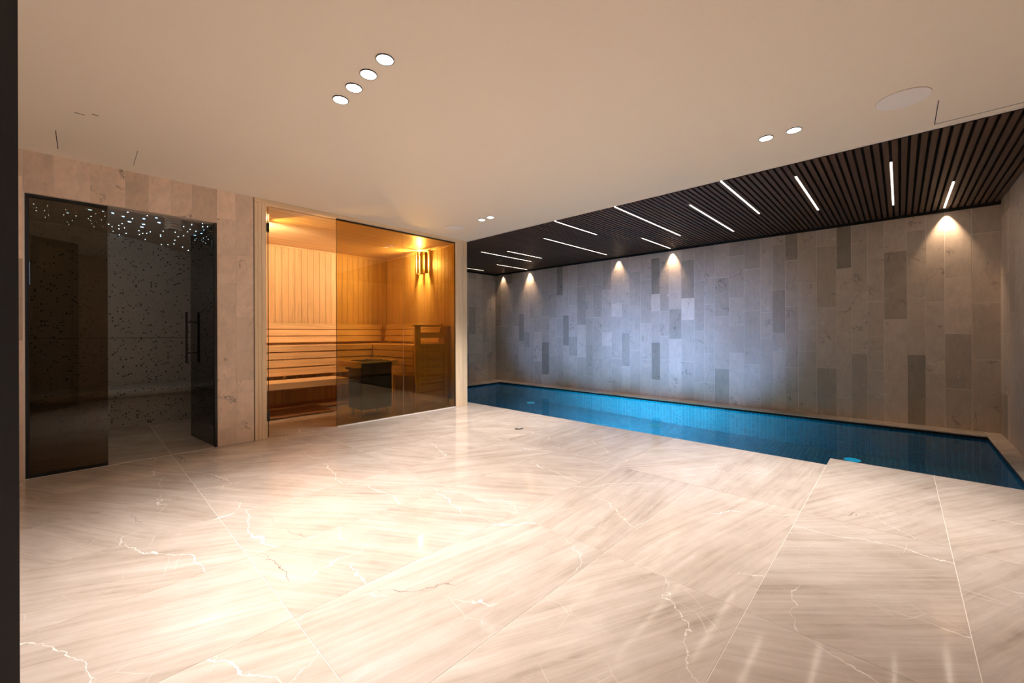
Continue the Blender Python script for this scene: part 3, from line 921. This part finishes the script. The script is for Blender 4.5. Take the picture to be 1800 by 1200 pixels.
# open leaf, edge-on
dv = Vector((0.3141, 1.1214, 0)).normalized(); nv_ = Vector((dv.y, -dv.x, 0))
o0 = Vector((1.3277, 4.74, 0))
ang = math.atan2(dv.y, dv.x)
door2 = tag(empty('door_2', (1.3277, 4.74, 0)), 'bronze glass sauna door swung open inward, seen edge on', 'door', kind='structure')
leaf_box('glass', 0.003, 0.70, -0.004, 0.004, 0.012, 2.385, M['glass_sauna'], door2)
leaf_box('edge', 0.0, 0.003, -0.004, 0.004, 0.012, 2.385, M['black'], door2)
leaf_box('edge', 0.697, 0.70, -0.004, 0.004, 0.012, 2.385, M['black'], door2)
for z in (0.22, 2.18):
    leaf_box('hinge', -0.006, 0.05, -0.016, 0.012, z - 0.045, z + 0.045, M['black'], door2)

# ------------------------------------------------------------------ sauna furniture
ub = tag(empty('sauna_bench', (2.5, 6.4, 0)), 'upper slatted timber bench along the sauna back wall', 'bench', 'sauna benches')
for k in range(5):
    y0 = 6.155 + k * 0.108
    box('seat_slat', AX0 + 0.01, 3.19 if y0 < 6.13 else 3.75, y0, y0 + 0.098, 0.882, 0.908, M['wx'], ub, 0.003)
box('fascia', AX0 + 0.01, 3.198, 6.125, 6.150, 0.828, 0.910, M['wx'], ub, 0.003)
for z0, z1 in ((0.727, 0.818), (0.616, 0.713), (0.497, 0.600)):
    box('riser_slat', AX0 + 0.01, 3.205, 6.135, 6.155, z0, z1, M['wx'], ub, 0.002)
for x in (1.30, 1.90, 2.61, 3.24):
    box('support', x, x + 0.035, 6.157, 6.195, 0.46, 0.880, M['wz'], ub, 0.002)
    box('bearer', x, x + 0.035, 6.197, 6.738, 0.80, 0.880, M['wy'], ub, 0.002)

rb_ = tag(empty('sauna_bench', (3.5, 5.5, 0)), 'slatted timber bench along the sauna right wall behind the slatted screen', 'bench', 'sauna benches')
for k in range(5):
    x0 = 3.235 + k * 0.108
    box('seat_slat', x0, x0 + 0.098, 4.97, 6.145, 0.882, 0.908, M['wy'], rb_, 0.003)
box('fascia', 3.205, 3.230, 4.97, 6.120, 0.828, 0.910, M['wy'], rb_, 0.003)
for z0, z1 in ((0.727, 0.818), (0.616, 0.713), (0.455, 0.600)):
    box('riser_slat', 3.210, 3.230, 4.97, 6.128, z0, z1, M['wy'], rb_, 0.002)
for y in (5.02, 5.55, 6.05):
    box('support', 3.232, 3.268, y, y + 0.035, 0.0, 0.880, M['wz'], rb_, 0.002)

lb_ = tag(empty('sauna_bench', (1.95, 5.9, 0)), 'low slatted timber step bench beside the sauna heater', 'bench', 'sauna benches')
for k in range(4):
    y0 = 5.705 + k * 0.104
    box('seat_slat', AX0 + 0.01, 2.60, y0, y0 + 0.096, 0.424, 0.450, M['wx'], lb_, 0.003)
box('fascia', AX0 + 0.01, 2.60, 5.680, 5.703, 0.366, 0.452, M['wx'], lb_, 0.003)
for x in (1.275, 2.54):
    box('bearer', x, x + 0.04, 5.706, 6.738, 0.340, 0.422, M['wy'], lb_, 0.002)

br = tag(empty('backrest', (2.4, 6.66, 0.94)), 'three slat leaning backrest on the sauna back wall', 'backrest', 'sauna backrests')
br2 = tag(empty('backrest', (3.72, 5.7, 0.94)), 'three slat leaning backrest on the sauna right wall', 'backrest', 'sauna backrests')
for k, (z0, z1) in enumerate(((0.945, 1.035), (1.046, 1.135), (1.146, 1.232))):
    tl = 0.22
    sx = 3.60 + k * 0.02
    y = 6.60 + k * 0.0235
    link('slat', box_mesh(sx - AX0 - 0.01, 0.020, z1 - z0, M['wx'], 0.003), br, ((AX0 + 0.01 + sx) / 2, y, (z0 + z1) / 2), (-tl, 0, 0))
    xx = 3.66 + k * 0.0235
    y1 = 6.54 + k * 0.02
    link('slat', box_mesh(0.020, y1 - 4.975, z1 - z0, M['wy'], 0.003), br2, (xx, (4.975 + y1) / 2, (z0 + z1) / 2), (0, tl, 0))
for x in (1.45, 2.15, 2.9, 3.5):
    link('support', box_mesh(0.04, 0.022, 0.28, M['wz'], 0.002), br, (x, 6.648, 1.085), (-tl, 0, 0))
for y in (5.02, 5.6, 6.3):
    link('support', box_mesh(0.022, 0.04, 0.28, M['wz'], 0.002), br2, (3.708, y, 1.085), (0, tl, 0))

dk = tag(empty('duckboard', (2.2, 6.2, 0)), 'brown slatted duckboard lying on the sauna floor under the benches', 'duckboard')
for k in range(10):
    box('slat', AX0 + 0.01, 2.40 if k < 4 else 3.20, 5.665 + k * 0.104, 5.755 + k * 0.104, 0.012, 0.030, M['duck'], dk, 0.002)
for x in (1.36, 2.2, 3.0):
    box('batten', x, x + 0.03, 6.09 if x > 2.4 else 5.67, 6.68, 0.0, 0.012, M['duck'], dk)

# slatted screen
sc = tag(empty('slatted_screen', (3.5, 4.92, 0)), 'tall slatted timber screen standing just inside the sauna glass', 'screen')
box('post', 3.205, 3.295, 4.905, 4.940, 0.0, 1.172, M['wz'], sc, 0.003)
box('post', 3.705, 3.790, 4.905, 4.940, 0.0, 1.172, M['wz'], sc, 0.003)
box('top_rail', 3.165, 3.797, 4.885, 4.965, 1.173, 1.198, M['wx'], sc, 0.003)
for z0, z1 in ((1.010, 1.090), (0.828, 0.924), (0.712, 0.812), (0.596, 0.695), (0.480, 0.580), (0.363, 0.463), (0.245, 0.347), (0.125, 0.229)):
    box('slat', 3.296, 3.704, 4.912, 4.932, z0, z1, M['wx'], sc, 0.002)

# heater
ht = tag(empty('sauna_heater', (2.655, 5.13, 0)), 'black box sauna heater on short legs with a timber guard rail', 'heater')
box('body', 2.44, 2.868, 4.955, 5.32, 0.10, 0.700, M['heater'], ht, 0.004)
box('top_rim', 2.436, 2.872, 4.951, 4.975, 0.690, 0.712, M['steel'], ht, 0.002)
box('top_rim', 2.436, 2.872, 5.300, 5.324, 0.690, 0.712, M['steel'], ht, 0.002)
for x in (2.46, 2.815):
    for y in (4.975, 5.265):
        box('leg', x, x + 0.035, y, y + 0.035, 0.0, 0.10, M['steel'], ht)
gr = box('guard_rail', 2.362, 2.432, 4.935, 5.48, 0.640, 0.718, M['wy'], ht, 0.003)
box('guard_rail', 2.874, 2.950, 4.945, 5.48, 0.645, 0.718, M['wy'], ht, 0.003)
box('guard_rail', 2.434, 2.872, 5.40, 5.48, 0.640, 0.718, M['wx'], ht, 0.003)
box('guard_bracket', 2.434, 2.87, 5.325, 5.398, 0.60, 0.63, M['heater'], ht)
random.seed(11)
for k in range(46):
    bmm = bmesh.new()
    bmesh.ops.create_icosphere(bmm, subdivisions=1, radius=random.uniform(0.026, 0.036))
    for v in bmm.verts:
        v.co *= random.uniform(0.78, 1.12)
        v.co.z *= 0.75
    i, j = k % 8, k // 8
    from_bm('stone', bmm, M['stones'], ht, (2.475 + i * 0.051 + random.uniform(-0.006, 0.006), 5.005 + j * 0.052 + random.uniform(-0.006, 0.006), 0.705 + random.uniform(-0.004, 0.006)))


# wall lamps
def sconce(x, y, side, lb):
    z0, z1 = 2.03, 2.37
    e = tag(empty('wall_lamp', (x, y, 2.2)), lb, 'wall lamp', 'sauna wall lamps')
    box('back_plate', *(sorted((x, x + side * 0.014))), y - 0.10, y + 0.10, z0 + 0.02, z1 - 0.03, M['wz'], e, 0.002)
    for k in range(5):
        a = math.radians(-70 + 35 * k)
        r = 0.115
        cx_, cy_ = x + side * r * math.cos(a), y + r * math.sin(a)
        link('shade_slat', box_mesh(0.012, 0.046, z1 - z0, M['wz'], 0.002), e, (cx_, cy_, (z0 + z1) / 2), (0, 0, a if side > 0 else math.pi - a))
    for z in (z0 + 0.055, z1 - 0.055):
        bm_ = bmesh.new()
        vs = []
        for r in (0.106, 0.094):
            for zz in (-0.006, 0.006):
                vs.append([bm_.verts.new((side * r * math.cos(math.radians(-90 + 15 * k)), r * math.sin(math.radians(-90 + 15 * k)), zz)) for k in range(13)])
        for a_, b_ in ((0, 1), (1, 3), (3, 2), (2, 0)):
            for k in range(12):
                bm_.faces.new((vs[a_][k], vs[a_][k + 1], vs[b_][k + 1], vs[b_][k]))
        bmesh.ops.recalc_face_normals(bm_, faces=bm_.faces)
        from_bm('shade_hoop', bm_, M['wx'], e, (x, y, z))
    from_bm('bulb', cyl_bm(0.026, 0.13, 20), M['bulb'], e, (x + side * 0.055, y, 2.20))
    from_bm('bulb_holder', cyl_bm(0.022, 0.04, 16), M['white'], e, (x + side * 0.055, y, 2.115))
    l = bpy.data.lights.new('wall_lamp_glow', 'POINT')
    l.energy = SAUNA_W; l.color = (1.0, 0.68, 0.35); l.shadow_soft_size = 0.03
    lo = bpy.data.objects.new('wall_lamp_glow', l)
    C.objects.link(lo)
    lo.location = (x + side * 0.088, y, 2.21)


sconce(AX1, 5.56, -1, 'lit timber slat wall lamp on the sauna right wall')
sconce(AX0, 5.40, 1, 'lit timber slat wall lamp on the sauna left wall behind the open door')

# ------------------------------------------------------------------ dark framed glass door leaf beside the camera
P0 = Vector((-0.0485, 0.501, 0)); P1 = Vector((-0.474, 0.885, 0))
dv = (P1 - P0).normalized(); nv_ = Vector((dv.y, -dv.x, 0)); o0 = P0; ang = math.atan2(dv.y, dv.x)
Lf = (P1 - P0).length
near = tag(empty('door_3', P0), 'dark framed glass door leaf at the very left edge of the view', 'door', kind='structure')
leaf_box('frame', 0.0, 0.075, -0.02, 0.02, 0.01, 2.43, M['darkframe'], near)
leaf_box('frame', Lf - 0.075, Lf, -0.02, 0.02, 0.01, 2.43, M['darkframe'], near)
leaf_box('frame', 0.075, Lf - 0.075, -0.02, 0.02, 0.01, 0.09, M['darkframe'], near)
leaf_box('frame', 0.075, Lf - 0.075, -0.02, 0.02, 2.35, 2.43, M['darkframe'], near)
leaf_box('glass', 0.075, Lf - 0.075, -0.004, 0.004, 0.09, 2.35, M['glass_steam'], near)
